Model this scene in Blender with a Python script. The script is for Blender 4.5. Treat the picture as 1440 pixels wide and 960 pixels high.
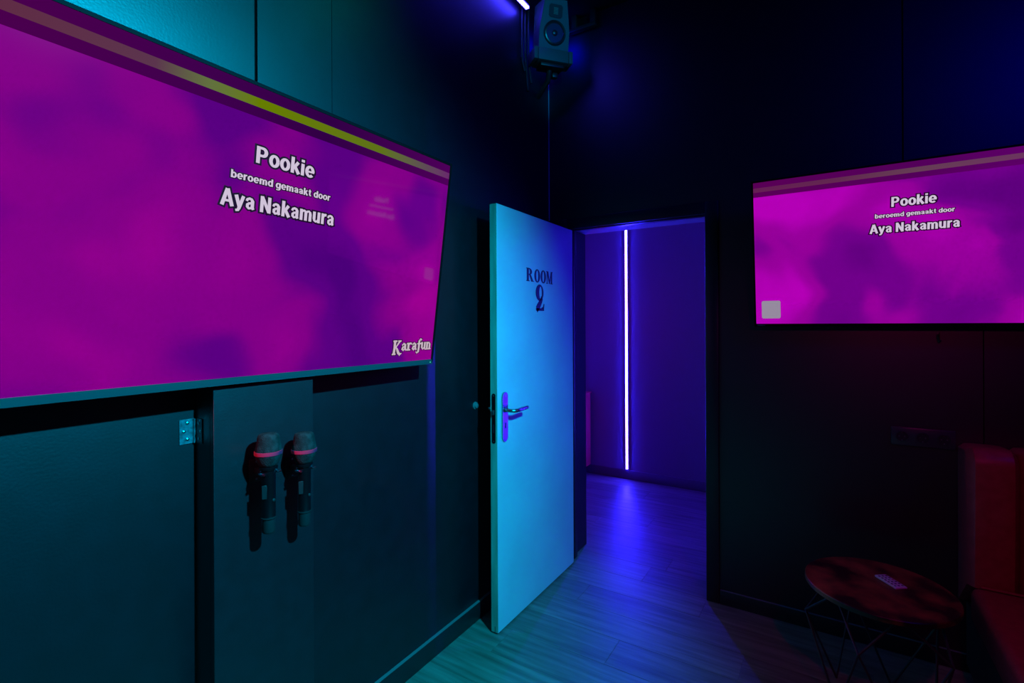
import bpy, bmesh, math, random
from mathutils import Vector, Matrix
random.seed(7)
R = math.radians
PI = math.pi
for o in list(bpy.data.objects):
    bpy.data.objects.remove(o)
scene = bpy.context.scene
COL = scene.collection

# ------------------------------------------------------------------ camera
cam_d = bpy.data.cameras.new('camera')
cam = bpy.data.objects.new('camera', cam_d)
COL.objects.link(cam)
cam_d.sensor_width = 36.0
cam_d.lens = 36.0 * 702.3 / 1440.0
cam_d.shift_y = -24.4 / 1440.0
cam_d.clip_start = 0.02
cam.matrix_world = (Matrix.Translation((1.471, -2.7735, 1.455)) @ Matrix.Rotation(R(32.232), 4, 'Z')
                    @ Matrix.Rotation(R(90), 4, 'X') @ Matrix.Rotation(R(-0.245), 4, 'Z'))
scene.camera = cam

# ------------------------------------------------------------------ world and exposure
w = bpy.data.worlds.new('world'); scene.world = w
w.use_nodes = True
w.node_tree.nodes['Background'].inputs[0].default_value = (0.02, 0.02, 0.06, 1)
w.node_tree.nodes['Background'].inputs[1].default_value = 0.0
vs = scene.view_settings
vs.view_transform = 'Standard'; vs.look = 'None'; vs.gamma = 1.0; vs.exposure = 0.0
vs.use_curve_mapping = False

# ------------------------------------------------------------------ lamps of the room, and unseen fill spots added for their light
def spot(name, loc, aim, col, power, angle, blend=1.0, radius=0.03):
    d = bpy.data.lights.new(name, 'SPOT')
    d.energy = power; d.color = col; d.spot_size = R(angle); d.spot_blend = blend; d.shadow_soft_size = radius
    o = bpy.data.objects.new(name, d); COL.objects.link(o)
    o.location = loc
    o.rotation_euler = (Vector(aim) - Vector(loc)).to_track_quat('-Z', 'Y').to_euler()
    return o
def point(name, loc, col, power, radius=0.05):
    d = bpy.data.lights.new(name, 'POINT')
    d.energy = power; d.color = col; d.shadow_soft_size = radius
    o = bpy.data.objects.new(name, d); COL.objects.link(o); o.location = loc
    return o
spot('teal_stage_spot', (2.1, -1.96, 2.56), (0.0, -2.12, 1.02), (0.0, 0.58, 0.95), 750, 97, 1.0, 0.025)
spot('green_wall_washer', (0.9, -1.05, 3.2), (0.0, -1.70, 2.45), (0.0, 0.95, 0.75), 1.5, 60, 1.0, 0.06)
spot('teal_speaker_fill', (2.5, -2.5, 3.0), (0.17, -0.26, 3.08), (0.0, 0.60, 1.0), 120, 13, 0.7, 0.03)  # unseen narrow lamp, added to brighten the loudspeaker
spot('red_stage_spot', (1.9, -2.0, 1.95), (1.85, -0.25, 0.45), (1.0, 0.01, 0.34), 12, 85, 1.0, 0.03)
spot('red_mic_fill', (1.0, -4.3, 2.9), (0.14, -1.888, 1.095), (1.0, 0.0, 0.10), 150, 5, 1.0, 0.03)  # unseen lamp added so the microphone bands show pink
spot('blue_wall_fill', (3.1, -1.4, 3.1), (0.7, 0.0, 1.9), (0.0, 0.0, 1.0), 75, 78, 1.0, 0.3)  # added blue fill from out of view, for the navy right wall
point('blue_corner_lamp', (0.125, -0.120, 3.16), (0.0, 0.0, 1.0), 0.8, 0.06)
point('red_corridor_lamp', (-0.25, 0.75, 1.5), (1.0, 0.0, 0.12), 1.6, 0.05)

# ------------------------------------------------------------------ materials
def mat(name):
    m = bpy.data.materials.new(name); m.use_nodes = True
    nt = m.node_tree
    return m, nt, nt.nodes['Principled BSDF']
def setv(b, **k):
    names = dict(color='Base Color', rough='Roughness', metal='Metallic', spec='Specular IOR Level', coat='Coat Weight', emis='Emission Strength', ecol='Emission Color')
    for a, v in k.items():
        b.inputs[names[a]].default_value = (v if not isinstance(v, tuple) else (*v, 1))
def bump(nt, b, scale, strength, detail=4, stretch=None):
    tc = nt.nodes.new('ShaderNodeTexCoord'); n = nt.nodes.new('ShaderNodeTexNoise'); bp = nt.nodes.new('ShaderNodeBump')
    n.inputs['Scale'].default_value = scale; n.inputs['Detail'].default_value = detail
    bp.inputs['Strength'].default_value = strength; bp.inputs['Distance'].default_value = 0.01
    src = tc.outputs['Object']
    if stretch:
        mp = nt.nodes.new('ShaderNodeMapping'); mp.inputs['Scale'].default_value = stretch
        nt.links.new(src, mp.inputs[0]); src = mp.outputs[0]
    nt.links.new(src, n.inputs['Vector']); nt.links.new(n.outputs['Fac'], bp.inputs['Height']); nt.links.new(bp.outputs[0], b.inputs['Normal'])
    return n
def plain(name, color, rough=0.5, metal=0.0, spec=0.5, bscale=None, bstr=0.1):
    m, nt, b = mat(name)
    setv(b, color=color, rough=rough, metal=metal, spec=spec)
    tc = nt.nodes.new('ShaderNodeTexCoord'); n = nt.nodes.new('ShaderNodeTexNoise'); mr = nt.nodes.new('ShaderNodeMapRange')
    n.inputs['Scale'].default_value = 9; n.inputs['Detail'].default_value = 6
    mr.inputs['To Min'].default_value = max(0, rough - 0.07); mr.inputs['To Max'].default_value = min(1, rough + 0.07)
    nt.links.new(tc.outputs['Object'], n.inputs['Vector']); nt.links.new(n.outputs['Fac'], mr.inputs['Value']); nt.links.new(mr.outputs[0], b.inputs['Roughness'])
    if bscale: bump(nt, b, bscale, bstr)
    return m
def varied(name, c1, c2, scale, rough, bscale=None, bstr=0.1, stretch=(1, 1, 1), detail=6, lo=0.35, hi=0.65, spec=0.5, rand=0.0, ior=1.5):
    m, nt, b = mat(name)
    setv(b, rough=rough, spec=spec); b.inputs['IOR'].default_value = ior
    tc = nt.nodes.new('ShaderNodeTexCoord'); mp = nt.nodes.new('ShaderNodeMapping'); n = nt.nodes.new('ShaderNodeTexNoise'); cr = nt.nodes.new('ShaderNodeValToRGB')
    mp.inputs['Scale'].default_value = stretch
    n.inputs['Scale'].default_value = scale; n.inputs['Detail'].default_value = detail
    cr.color_ramp.elements[0].position = lo; cr.color_ramp.elements[1].position = hi
    cr.color_ramp.elements[0].color = (*c1, 1); cr.color_ramp.elements[1].color = (*c2, 1)
    nt.links.new(tc.outputs['Object'], mp.inputs[0]); nt.links.new(mp.outputs[0], n.inputs['Vector']); nt.links.new(n.outputs['Fac'], cr.inputs[0])
    out = cr.outputs[0]
    if rand:
        oi = nt.nodes.new('ShaderNodeObjectInfo'); ad = nt.nodes.new('ShaderNodeVectorMath'); ad.operation = 'SCALE'
        mr = nt.nodes.new('ShaderNodeMapRange'); mr.inputs['To Min'].default_value = 1 - rand; mr.inputs['To Max'].default_value = 1 + rand
        cb = nt.nodes.new('ShaderNodeCombineXYZ'); va = nt.nodes.new('ShaderNodeVectorMath'); va.operation = 'ADD'
        mu = nt.nodes.new('ShaderNodeMath'); mu.operation = 'MULTIPLY'; mu.inputs[1].default_value = 37.0
        nt.links.new(oi.outputs['Random'], mu.inputs[0])
        for i in range(3): nt.links.new(mu.outputs[0], cb.inputs[i])
        nt.links.new(mp.outputs[0], va.inputs[0]); nt.links.new(cb.outputs[0], va.inputs[1]); nt.links.new(va.outputs[0], n.inputs['Vector'])
        nt.links.new(oi.outputs['Random'], mr.inputs['Value']); nt.links.new(out, ad.inputs[0]); nt.links.new(mr.outputs[0], ad.inputs['Scale']); out = ad.outputs[0]
    nt.links.new(out, b.inputs['Base Color'])
    if bscale:
        bp = nt.nodes.new('ShaderNodeBump'); bp.inputs['Strength'].default_value = bstr; bp.inputs['Distance'].default_value = 0.005
        n2 = nt.nodes.new('ShaderNodeTexNoise'); n2.inputs['Scale'].default_value = bscale; n2.inputs['Detail'].default_value = 4
        nt.links.new(mp.outputs[0], n2.inputs['Vector']); nt.links.new(n2.outputs['Fac'], bp.inputs['Height']); nt.links.new(bp.outputs[0], b.inputs['Normal'])
    return m
def emit(name, color, strength):
    m, nt, b = mat(name)
    setv(b, color=(0.0, 0.0, 0.0), rough=0.4, spec=0.1, ecol=color, emis=strength)
    return m

M = {}
M['wall'] = varied('black_wall_paint', (0.0018, 0.0020, 0.0050), (0.0036, 0.0038, 0.0080), 14, 0.42, 160, 0.08, spec=0.72, ior=1.6)
M['board'] = varied('black_painted_board', (0.0022, 0.0026, 0.0060), (0.0044, 0.0050, 0.0095), 22, 0.42, 220, 0.10, spec=0.85, ior=1.6)
M['edge'] = plain('raw_dark_core', (0.008, 0.008, 0.008), 0.9, spec=0.1)
M['ceiling'] = plain('black_ceiling', (0.012, 0.012, 0.012), 0.9, spec=0.1)
M['trim'] = plain('black_satin_trim', (0.014, 0.014, 0.016), 0.35, spec=0.5)
M['floor'] = varied('oak_laminate', (0.105, 0.082, 0.062), (0.25, 0.21, 0.17), 3.2, 0.40, 30, 0.15, stretch=(0.9, 13, 13), lo=0.28, hi=0.72, rand=0.22, spec=0.45)
M['subfloor'] = plain('subfloor', (0.03, 0.025, 0.02), 0.9)
M['litedge'] = plain('grey_lit_edge', (0.13, 0.13, 0.13), 0.7)  # paler grey stands in for the light caught along the baseboard tops
M['corr'] = plain('corridor_paint', (0.28, 0.24, 0.30), 0.6, spec=0.35, bscale=90, bstr=0.06)
M['corrbase'] = plain('corridor_baseboard_paint', (0.16, 0.13, 0.16), 0.5)
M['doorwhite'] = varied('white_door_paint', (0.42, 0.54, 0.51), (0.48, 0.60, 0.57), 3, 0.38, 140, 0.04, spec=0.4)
M['dooredge'] = varied('bare_pine_edge', (0.30, 0.27, 0.20), (0.46, 0.42, 0.33), 6, 0.6, stretch=(6, 6, 0.8), lo=0.3, hi=0.7)
M['letter'] = plain('dark_vinyl_letter', (0.02, 0.008, 0.03), 0.5)
M['steel'] = plain('brushed_steel', (0.55, 0.55, 0.57), 0.28, 1.0)
M['darksteel'] = plain('dark_chrome', (0.33, 0.28, 0.38), 0.25, 1.0)
M['zinc'] = varied('zinc_plate', (0.05, 0.055, 0.065), (0.14, 0.145, 0.17), 90, 0.42, spec=0.5)
M['blackplastic'] = plain('black_plastic', (0.015, 0.015, 0.017), 0.4)
M['bezel'] = plain('tv_bezel', (0.003, 0.003, 0.004), 0.6, spec=0.06)
M['chin'] = plain('tv_grey_chin', (0.05, 0.052, 0.056), 0.4, spec=0.4)
M['tvback'] = plain('tv_back_shell', (0.02, 0.02, 0.02), 0.6)
M['foam'] = varied('grey_foam', (0.018, 0.018, 0.018), (0.036, 0.036, 0.036), 60, 0.95, 300, 0.5, spec=0.05)
M['pink'] = plain('pink_rubber_band', (0.90, 0.02, 0.06), 0.6, spec=0.15)
M['micbody'] = plain('black_mic_metal', (0.003, 0.003, 0.004), 0.35, spec=0.25)
M['miccap'] = plain('grey_mic_cap', (0.018, 0.018, 0.019), 0.5, spec=0.3)
M['speaker'] = plain('speaker_cabinet_vinyl', (0.085, 0.09, 0.095), 0.5, bscale=200, bstr=0.05)
M['cone'] = plain('speaker_cone', (0.018, 0.018, 0.022), 0.3, spec=0.7)
M['rubber'] = plain('rubber_surround', (0.01, 0.01, 0.01), 0.5)
M['ribbon'] = plain('copper_ribbon', (0.45, 0.28, 0.16), 0.4, 0.8)
M['tray'] = plain('grey_mount_wood', (0.075, 0.085, 0.085), 0.6)
M['leather'] = varied('burgundy_leather', (0.30, 0.018, 0.03), (0.38, 0.03, 0.045), 30, 0.38, 130, 0.22, spec=0.5)
M['sofabase'] = plain('black_sofa_base', (0.012, 0.012, 0.014), 0.6)
M['tabletop'] = varied('mottled_brown_wood', (0.012, 0.006, 0.006), (0.42, 0.13, 0.035), 8, 0.34, 40, 0.1, detail=11, lo=0.42, hi=0.72)
M['wire'] = plain('black_wire_steel', (0.05, 0.05, 0.055), 0.35, 0.3)
M['remote'] = plain('white_remote_plastic', (0.62, 0.62, 0.68), 0.45)
M['button'] = plain('dark_button', (0.06, 0.05, 0.10), 0.5)
M['redbutton'] = plain('red_button', (0.6, 0.08, 0.15), 0.5)
M['greenbutton'] = plain('green_button', (0.10, 0.42, 0.22), 0.5)
M['socket'] = plain('black_socket_plastic', (0.035, 0.033, 0.038), 0.32)
M['cable'] = plain('black_cable', (0.012, 0.012, 0.014), 0.5)
M['redpanel'] = plain('red_lacquer', (0.75, 0.02, 0.05), 0.4)
M['rubbergrey'] = plain('grey_bumper', (0.12, 0.13, 0.13), 0.5)
M['bead'] = plain('grey_sealant_bead', (0.5, 0.5, 0.5), 0.5)
M['ledcore'] = emit('violet_led_core', (0.022, 0.014, 1.0), 320)
M['ledcore2'] = emit('blue_violet_led_core', (0.030, 0.008, 1.0), 430)
M['ledtube'] = emit('blue_led_tube_core', (0.040, 0.030, 1.0), 38)
M['standby'] = emit('green_standby_light', (0.10, 0.9, 0.45), 0.9)
M['alu'] = plain('aluminium_channel', (0.30, 0.30, 0.33), 0.4, 0.6)
M['txt'] = emit('screen_text_white', (0.63, 0.53, 0.68), 1.0)
M['txtdark'] = emit('screen_text_outline', (0.02, 0.0, 0.03), 0.6)
M['logo'] = emit('screen_logo_white', (0.56, 0.44, 0.52), 1.0)
M['tile'] = emit('screen_white_tile', (0.30, 0.25, 0.34), 1.0)

def screen_mat(name, cols, scale, seed, boost, bias):
    m, nt, b = mat(name)
    setv(b, color=(0.0, 0.0, 0.0), rough=0.05, spec=0.6, emis=boost)
    N = nt.nodes; tc = N.new('ShaderNodeTexCoord'); mp = N.new('ShaderNodeMapping'); n = N.new('ShaderNodeTexNoise'); cr = N.new('ShaderNodeValToRGB')
    mp.inputs['Location'].default_value = (seed, seed * 0.7, seed * 1.3)
    n.inputs['Scale'].default_value = scale; n.inputs['Detail'].default_value = 1.7; n.inputs['Roughness'].default_value = 0.4; n.inputs['Distortion'].default_value = 0.35
    sx = N.new('ShaderNodeSeparateXYZ'); ml = N.new('ShaderNodeMath'); ml.operation = 'MULTIPLY_ADD'; ml.inputs[1].default_value = bias
    nt.links.new(tc.outputs['Object'], mp.inputs[0]); nt.links.new(mp.outputs[0], n.inputs['Vector'])
    nt.links.new(tc.outputs['Object'], sx.inputs[0]); sb = N.new('ShaderNodeMath'); sb.operation = 'SUBTRACT'; sb.inputs[1].default_value = 0.14; ab = N.new('ShaderNodeMath'); ab.operation = 'ABSOLUTE'
    nt.links.new(sx.outputs['X'], sb.inputs[0]); nt.links.new(sb.outputs[0], ab.inputs[0]); nt.links.new(ab.outputs[0], ml.inputs[0]); nt.links.new(n.outputs['Fac'], ml.inputs[2])
    nt.links.new(ml.outputs[0], cr.inputs[0])
    els = cr.color_ramp.elements
    els[0].position = cols[0][0]; els[0].color = (*cols[0][1], 1)
    els[1].position = cols[-1][0]; els[1].color = (*cols[-1][1], 1)
    for p, c in cols[1:-1]:
        e = els.new(p); e.color = (*c, 1)
    cr.color_ramp.interpolation = 'EASE'
    nt.links.new(cr.outputs[0], b.inputs['Emission Color'])
    return m
M['screenL'] = screen_mat('large_screen_picture', [(0.30, (0.07, 0.0, 0.19)), (0.48, (0.10, 0.0, 0.22)), (0.62, (0.22, 0.0, 0.24)), (0.82, (0.33, 0.0, 0.28))], 2.9, 3.0, 1.0, 0.20)
M['screenR'] = screen_mat('small_screen_picture', [(0.30, (0.11, 0.0, 0.20)), (0.48, (0.16, 0.0, 0.25)), (0.62, (0.30, 0.0, 0.32)), (0.82, (0.45, 0.0, 0.46))], 3.4, 11.0, 1.0, 0.26)
def bar_mat(name, stops, s):
    m, nt, b = mat(name)
    setv(b, color=(0.0, 0.0, 0.0), rough=0.3, spec=0.0, emis=s)
    N = nt.nodes; tc = N.new('ShaderNodeTexCoord'); sx = N.new('ShaderNodeSeparateXYZ'); mr = N.new('ShaderNodeMapRange'); cr = N.new('ShaderNodeValToRGB')
    mr.inputs['From Min'].default_value = -0.71; mr.inputs['From Max'].default_value = 0.71
    nt.links.new(tc.outputs['Object'], sx.inputs[0]); nt.links.new(sx.outputs['X'], mr.inputs['Value']); nt.links.new(mr.outputs[0], cr.inputs[0])
    els = cr.color_ramp.elements
    els[0].position, els[0].color = stops[0][0], (*stops[0][1], 1); els[1].position, els[1].color = stops[-1][0], (*stops[-1][1], 1)
    for p, c in stops[1:-1]: els.new(p).color = (*c, 1)
    nt.links.new(cr.outputs[0], b.inputs['Emission Color'])
    return m
M['headerL'] = bar_mat('large_screen_header', [(0, (0.075, 0.0, 0.075)), (0.35, (0.05, 0.0, 0.075)), (0.6, (0.03, 0.0, 0.06)), (1, (0.075, 0.0, 0.10))], 1.0)
M['lineL'] = bar_mat('large_screen_header_line', [(0, (0.12, 0.02, 0.05)), (0.28, (0.105, 0.035, 0.075)), (0.36, (0.12, 0.16, 0.05)), (0.45, (0.13, 0.20, 0.0)), (0.75, (0.11, 0.165, 0.01)), (0.9, (0.11, 0.07, 0.09)), (1, (0.14, 0.02, 0.15))], 1.0)
M['headerR'] = bar_mat('small_screen_header', [(0, (0.10, 0.0, 0.09)), (0.5, (0.085, 0.0, 0.10)), (1, (0.13, 0.0, 0.17))], 1.0)
M['lineR'] = bar_mat('small_screen_header_line', [(0, (0.13, 0.01, 0.09)), (0.3, (0.12, 0.02, 0.08)), (0.5, (0.13, 0.045, 0.09)), (0.8, (0.15, 0.03, 0.12)), (1, (0.19, 0.0, 0.20))], 1.0)

# ------------------------------------------------------------------ geometry helpers
def link(name, bm, m, parent=None, smooth=False, loc=None, rot=None):
    me = bpy.data.meshes.new(name)
    bmesh.ops.recalc_face_normals(bm, faces=bm.faces[:])
    bm.to_mesh(me); bm.free()
    if m: me.materials.append(M[m])
    if smooth:
        for p in me.polygons: p.use_smooth = True
        me.set_sharp_from_angle(angle=R(40))
    o = bpy.data.objects.new(name, me); COL.objects.link(o)
    if parent: o.parent = parent
    if loc is not None: o.location = loc
    if rot is not None: o.rotation_euler = rot
    return o
def bbox(bm, x0, x1, y0, y1, z0, z1, bevel=0.0, seg=2):
    vs_ = [bm.verts.new(p) for p in ((x0, y0, z0), (x1, y0, z0), (x1, y1, z0), (x0, y1, z0), (x0, y0, z1), (x1, y0, z1), (x1, y1, z1), (x0, y1, z1))]
    fs = [bm.faces.new([vs_[i] for i in q]) for q in ((0, 3, 2, 1), (4, 5, 6, 7), (0, 1, 5, 4), (1, 2, 6, 5), (2, 3, 7, 6), (3, 0, 4, 7))]
    if bevel:
        ed = list({e for f in fs for e in f.edges})
        bmesh.ops.bevel(bm, geom=ed, offset=bevel, segments=seg, affect='EDGES', profile=0.5)
def box(name, x0, x1, y0, y1, z0, z1, m, parent=None, bevel=0.0, seg=2, smooth=None, loc=None, rot=None):
    bm = bmesh.new(); bbox(bm, min(x0, x1), max(x0, x1), min(y0, y1), max(y0, y1), min(z0, z1), max(z0, z1), bevel, seg)
    return link(name, bm, m, parent, bool(bevel) if smooth is None else smooth, loc, rot)
def tube_bm(bm, pts, r, n=8, cap=True):
    pts = [Vector(p) for p in pts]; rings = []
    for i, p in enumerate(pts):
        t = (pts[min(i + 1, len(pts) - 1)] - pts[max(i - 1, 0)]).normalized()
        a = t.orthogonal().normalized() if i == 0 else (a - t * a.dot(t)).normalized()
        b_ = t.cross(a)
        rr = r[i] if isinstance(r, (list, tuple)) else r
        rings.append([bm.verts.new(p + (a * math.cos(2 * PI * k / n) + b_ * math.sin(2 * PI * k / n)) * rr) for k in range(n)])
    for A, B in zip(rings, rings[1:]):
        for k in range(n): bm.faces.new((A[k], A[(k + 1) % n], B[(k + 1) % n], B[k]))
    if cap:
        bm.faces.new(rings[0][::-1]); bm.faces.new(rings[-1])
def tube(name, pts, r, m, parent=None, n=8, loc=None, rot=None):
    bm = bmesh.new(); tube_bm(bm, pts, r, n)
    return link(name, bm, m, parent, True, loc, rot)
def lathe(name, prof, m, parent=None, n=32, axis='Z', loc=None, rot=None):
    """prof: list of (radius, height) along axis"""
    bm = bmesh.new(); rings = []
    for r, h in prof:
        if r < 1e-6: rings.append([bm.verts.new((0, 0, h))])
        else: rings.append([bm.verts.new((r * math.cos(2 * PI * k / n), r * math.sin(2 * PI * k / n), h)) for k in range(n)])
    for A, B in zip(rings, rings[1:]):
        for k in range(n):
            q = [A[k % len(A)], A[(k + 1) % len(A)], B[(k + 1) % len(B)], B[k % len(B)]]
            q = list(dict.fromkeys(q))
            if len(q) > 2: bm.faces.new(q)
    if len(rings[0]) > 1: bm.faces.new(rings[0][::-1])
    if len(rings[-1]) > 1: bm.faces.new(rings[-1])
    if axis == 'Y': bmesh.ops.transform(bm, matrix=Matrix.Rotation(R(90), 4, 'X'), verts=bm.verts)     # +Z -> -Y
    if axis == 'X': bmesh.ops.transform(bm, matrix=Matrix.Rotation(R(90), 4, 'Y'), verts=bm.verts)     # +Z -> +X
    return link(name, bm, m, parent, True, loc, rot)
def prism_bm(bm, poly, f0, f1):
    """poly in 2D, f0/f1 map (u,v) to 3D on the two sides"""
    A = [bm.verts.new(f0(u, v)) for u, v in poly]; B = [bm.verts.new(f1(u, v)) for u, v in poly]
    bm.faces.new(A); bm.faces.new(B[::-1])
    n = len(poly)
    for i in range(n): bm.faces.new((A[i], B[i], B[(i + 1) % n], A[(i + 1) % n]))
def prism(name, poly, f0, f1, m, parent=None):
    bm = bmesh.new(); prism_bm(bm, poly, f0, f1)
    return link(name, bm, m, parent)
def empty(name, loc=(0, 0, 0), rot=(0, 0, 0)):
    o = bpy.data.objects.new(name, None); COL.objects.link(o); o.location = loc; o.rotation_euler = rot; o.empty_display_size = 0.05
    return o
def tag(o, label, cat, group=None):
    o['label'] = label; o['category'] = cat
    if group: o['group'] = group
    return o
def struct(o, label, cat):
    o['kind'] = 'structure'; return tag(o, label, cat)
def ribbon_polys(pts):
    """pts: (u, v, width); quads of a stroke with changing width"""
    out = []; L = []; Rr = []
    for i, (u, v, wd) in enumerate(pts):
        a = pts[max(i - 1, 0)]; b = pts[min(i + 1, len(pts) - 1)]
        d = Vector((b[0] - a[0], b[1] - a[1])).normalized(); nrm = Vector((-d.y, d.x)) * wd / 2
        L.append((u + nrm.x, v + nrm.y)); Rr.append((u - nrm.x, v - nrm.y))
    for i in range(len(pts) - 1): out.append([L[i], L[i + 1], Rr[i + 1], Rr[i]])
    return out
def _arc(cx, cy, rx, ry, a0, a1, n, s_, t_):
    out = []
    for k in range(n + 1):
        a = R(a0 + (a1 - a0) * k / n); out.append((cx + rx * math.cos(a), cy + ry * math.sin(a), t_ + (s_ - t_) * abs(math.cos(a))))
    return out
def sans_glyphs():
    S, T, X = 0.205, 0.150, 0.74
    def st(x, y0, y1, w_=S): return [(x, y0, w_), (x, y1, w_)]
    G = {}
    O = _arc(0.30, X / 2, 0.205, X / 2 - T / 2 + 0.01, 0, 360, 28, S, T)
    G['o'] = ([O], 0.60)
    G['P'] = ([st(0.12, 0, 1), [(0.12, 0.925, T), (0.36, 0.925, T)] + _arc(0.36, 0.70, 0.19, 0.225, 90, -90, 12, S, T) + [(0.36, 0.475, T), (0.12, 0.475, T)]], 0.70)
    G['k'] = ([st(0.12, 0, 1), [(0.18, 0.30, 0.17), (0.46, 0.74, 0.19)], [(0.25, 0.46, 0.19), (0.52, 0.0, 0.22)]], 0.60)
    G['i'] = ([st(0.12, 0, X), st(0.12, 0.84, 1.0)], 0.26)
    G['e'] = ([_arc(0.30, X / 2, 0.205, X / 2 - T / 2 + 0.01, 0, 318, 24, S, T), [(0.13, 0.36, 0.12), (0.59, 0.36, 0.12)]], 0.60)
    G['b'] = ([st(0.12, 0, 1), _arc(0.32, X / 2, 0.19, X / 2 - T / 2 + 0.01, 150, -150, 20, S, T)], 0.62)
    G['d'] = ([st(0.50, 0, 1), _arc(0.30, X / 2, 0.19, X / 2 - T / 2 + 0.01, 30, 330, 20, S, T)], 0.62)
    G['g'] = ([_arc(0.30, X / 2, 0.19, X / 2 - T / 2 + 0.01, 30, 330, 20, S, T), [(0.50, X, S), (0.50, 0.0, S), (0.47, -0.12, 0.18), (0.36, -0.19, T), (0.22, -0.19, T), (0.10, -0.15, T)]], 0.62)
    G['a'] = ([[(0.08, 0.50, 0.15), (0.12, 0.62, 0.15), (0.24, 0.675, T), (0.36, 0.64, 0.17), (0.42, 0.54, S), (0.42, 0.16, S), (0.48, 0.03, 0.16)], [(0.40, 0.43, 0.12), (0.22, 0.38, 0.14), (0.13, 0.29, 0.18), (0.13, 0.17, 0.18), (0.22, 0.075, 0.15), (0.32, 0.10, 0.13), (0.40, 0.19, 0.11)]], 0.57)
    G['r'] = ([st(0.12, 0, X), [(0.16, 0.46, 0.12), (0.22, 0.62, 0.16), (0.30, 0.66, 0.18), (0.40, 0.655, 0.18)]], 0.42)
    G['m'] = ([st(0.12, 0, X), [(0.14, 0.50, 0.12), (0.22, 0.64, 0.14), (0.33, 0.66, 0.15), (0.42, 0.58, 0.19), (0.44, 0.46, S), (0.44, 0.0, S)], [(0.46, 0.50, 0.12), (0.54, 0.64, 0.14), (0.65, 0.66, 0.15), (0.74, 0.58, 0.19), (0.76, 0.46, S), (0.76, 0.0, S)]], 0.90)
    G['t'] = ([[(0.18, 0.93, S), (0.18, 0.22, S), (0.22, 0.10, 0.18), (0.38, 0.07, 0.14)], [(0.0, 0.67, 0.13), (0.37, 0.67, 0.13)]], 0.40)
    G['u'] = ([[(0.12, X, S), (0.12, 0.26, S), (0.15, 0.14, 0.18), (0.25, 0.075, 0.15), (0.36, 0.12, 0.13), (0.42, 0.24, 0.12)], st(0.46, 0, X)], 0.60)
    G['y'] = ([[(0.08, X, 0.21), (0.29, 0.05, 0.19)], [(0.50, X, 0.19), (0.28, 0.0, 0.19), (0.22, -0.14, 0.17), (0.08, -0.17, 0.14)]], 0.58)
    G['A'] = ([[(0.34, 1.0, 0.20), (0.08, 0.0, 0.21)], [(0.36, 1.0, 0.20), (0.64, 0.0, 0.21)], [(0.17, 0.30, 0.14), (0.55, 0.30, 0.14)]], 0.72)
    G['N'] = ([st(0.12, 0, 1), st(0.58, 0, 1), [(0.12, 0.97, 0.20), (0.58, 0.03, 0.20)]], 0.72)
    return G
SANS = sans_glyphs()
def text_polys(s, grow):
    out = []; cur = 0.0
    for ch in s:
        if ch == ' ': cur += 0.26; continue
        strokes, adv = SANS[ch]
        for stk in strokes:
            pts = [(cur + u, v, w_ + 2 * grow) for u, v, w_ in stk]
            if grow:
                for a, b in ((0, 1), (-1, -2)):
                    d = Vector((pts[a][0] - pts[b][0], pts[a][1] - pts[b][1])).normalized() * grow
                    pts[a] = (pts[a][0] + d.x, pts[a][1] + d.y, pts[a][2])
            out += ribbon_polys(pts)
        cur += adv + 0.035
    return out, cur - 0.035

H = 3.30            # ceiling height
RX, RY = 3.60, -5.0 # room extents
DX0, DX1, DH = 0.150, 0.930, 2.03
CY0, CY1, CX0, CX1, CH = 0.27, 1.765, -0.54, 2.8, 2.6

# ------------------------------------------------------------------ floor with planks
floor = box('floor', -0.5, RX, RY, CY1, -0.08, -0.012, 'subfloor')
struct(floor, 'light oak plank floor running through the doorway into the corridor', 'floor')
PW = 0.19
def plank_row(y0, y1, xa, xb, off):
    x = xa - off
    while x < xb:
        a, b = max(x, xa), min(x + 1.28, xb)
        if b - a > 0.03:
            l = (b - a) / 2 - 0.0004; h = (y1 - y0) / 2 - 0.0004
            bm = bmesh.new(); bbox(bm, -l, l, -h, h, -0.011, 0.0, 0.0)
            top = [e for e in bm.edges if all(v.co.z > -0.001 for v in e.verts)]
            bmesh.ops.bevel(bm, geom=top, offset=0.0006, segments=1, affect='EDGES')
            o = link('plank', bm, 'floor', floor, False, ((a + b) / 2, (y0 + y1) / 2, 0))
        x += 1.28
rnd = random.Random(3)
y = 0.0; i = 0
offs = [0.35, 0.93, 0.12, 0.62, 1.08, 0.28, 0.8]
while y > RY + 0.01:
    plank_row(max(y - PW, RY), y, 0.0, RX, offs[i % 7] if i < 7 else rnd.random() * 1.2)
    y -= PW; i += 1
y = 0.0
while y < CY1 - 0.01:
    y1 = min(y + PW, CY1)
    if y1 <= CY0 + 0.001 or y < CY0 - 0.08: plank_row(y, y1, DX0 - 0.045, DX1 + 0.015, rnd.random() * 1.2)
    else: plank_row(y, y1, CX0, CX1, rnd.random() * 1.2)
    y = y1

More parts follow.
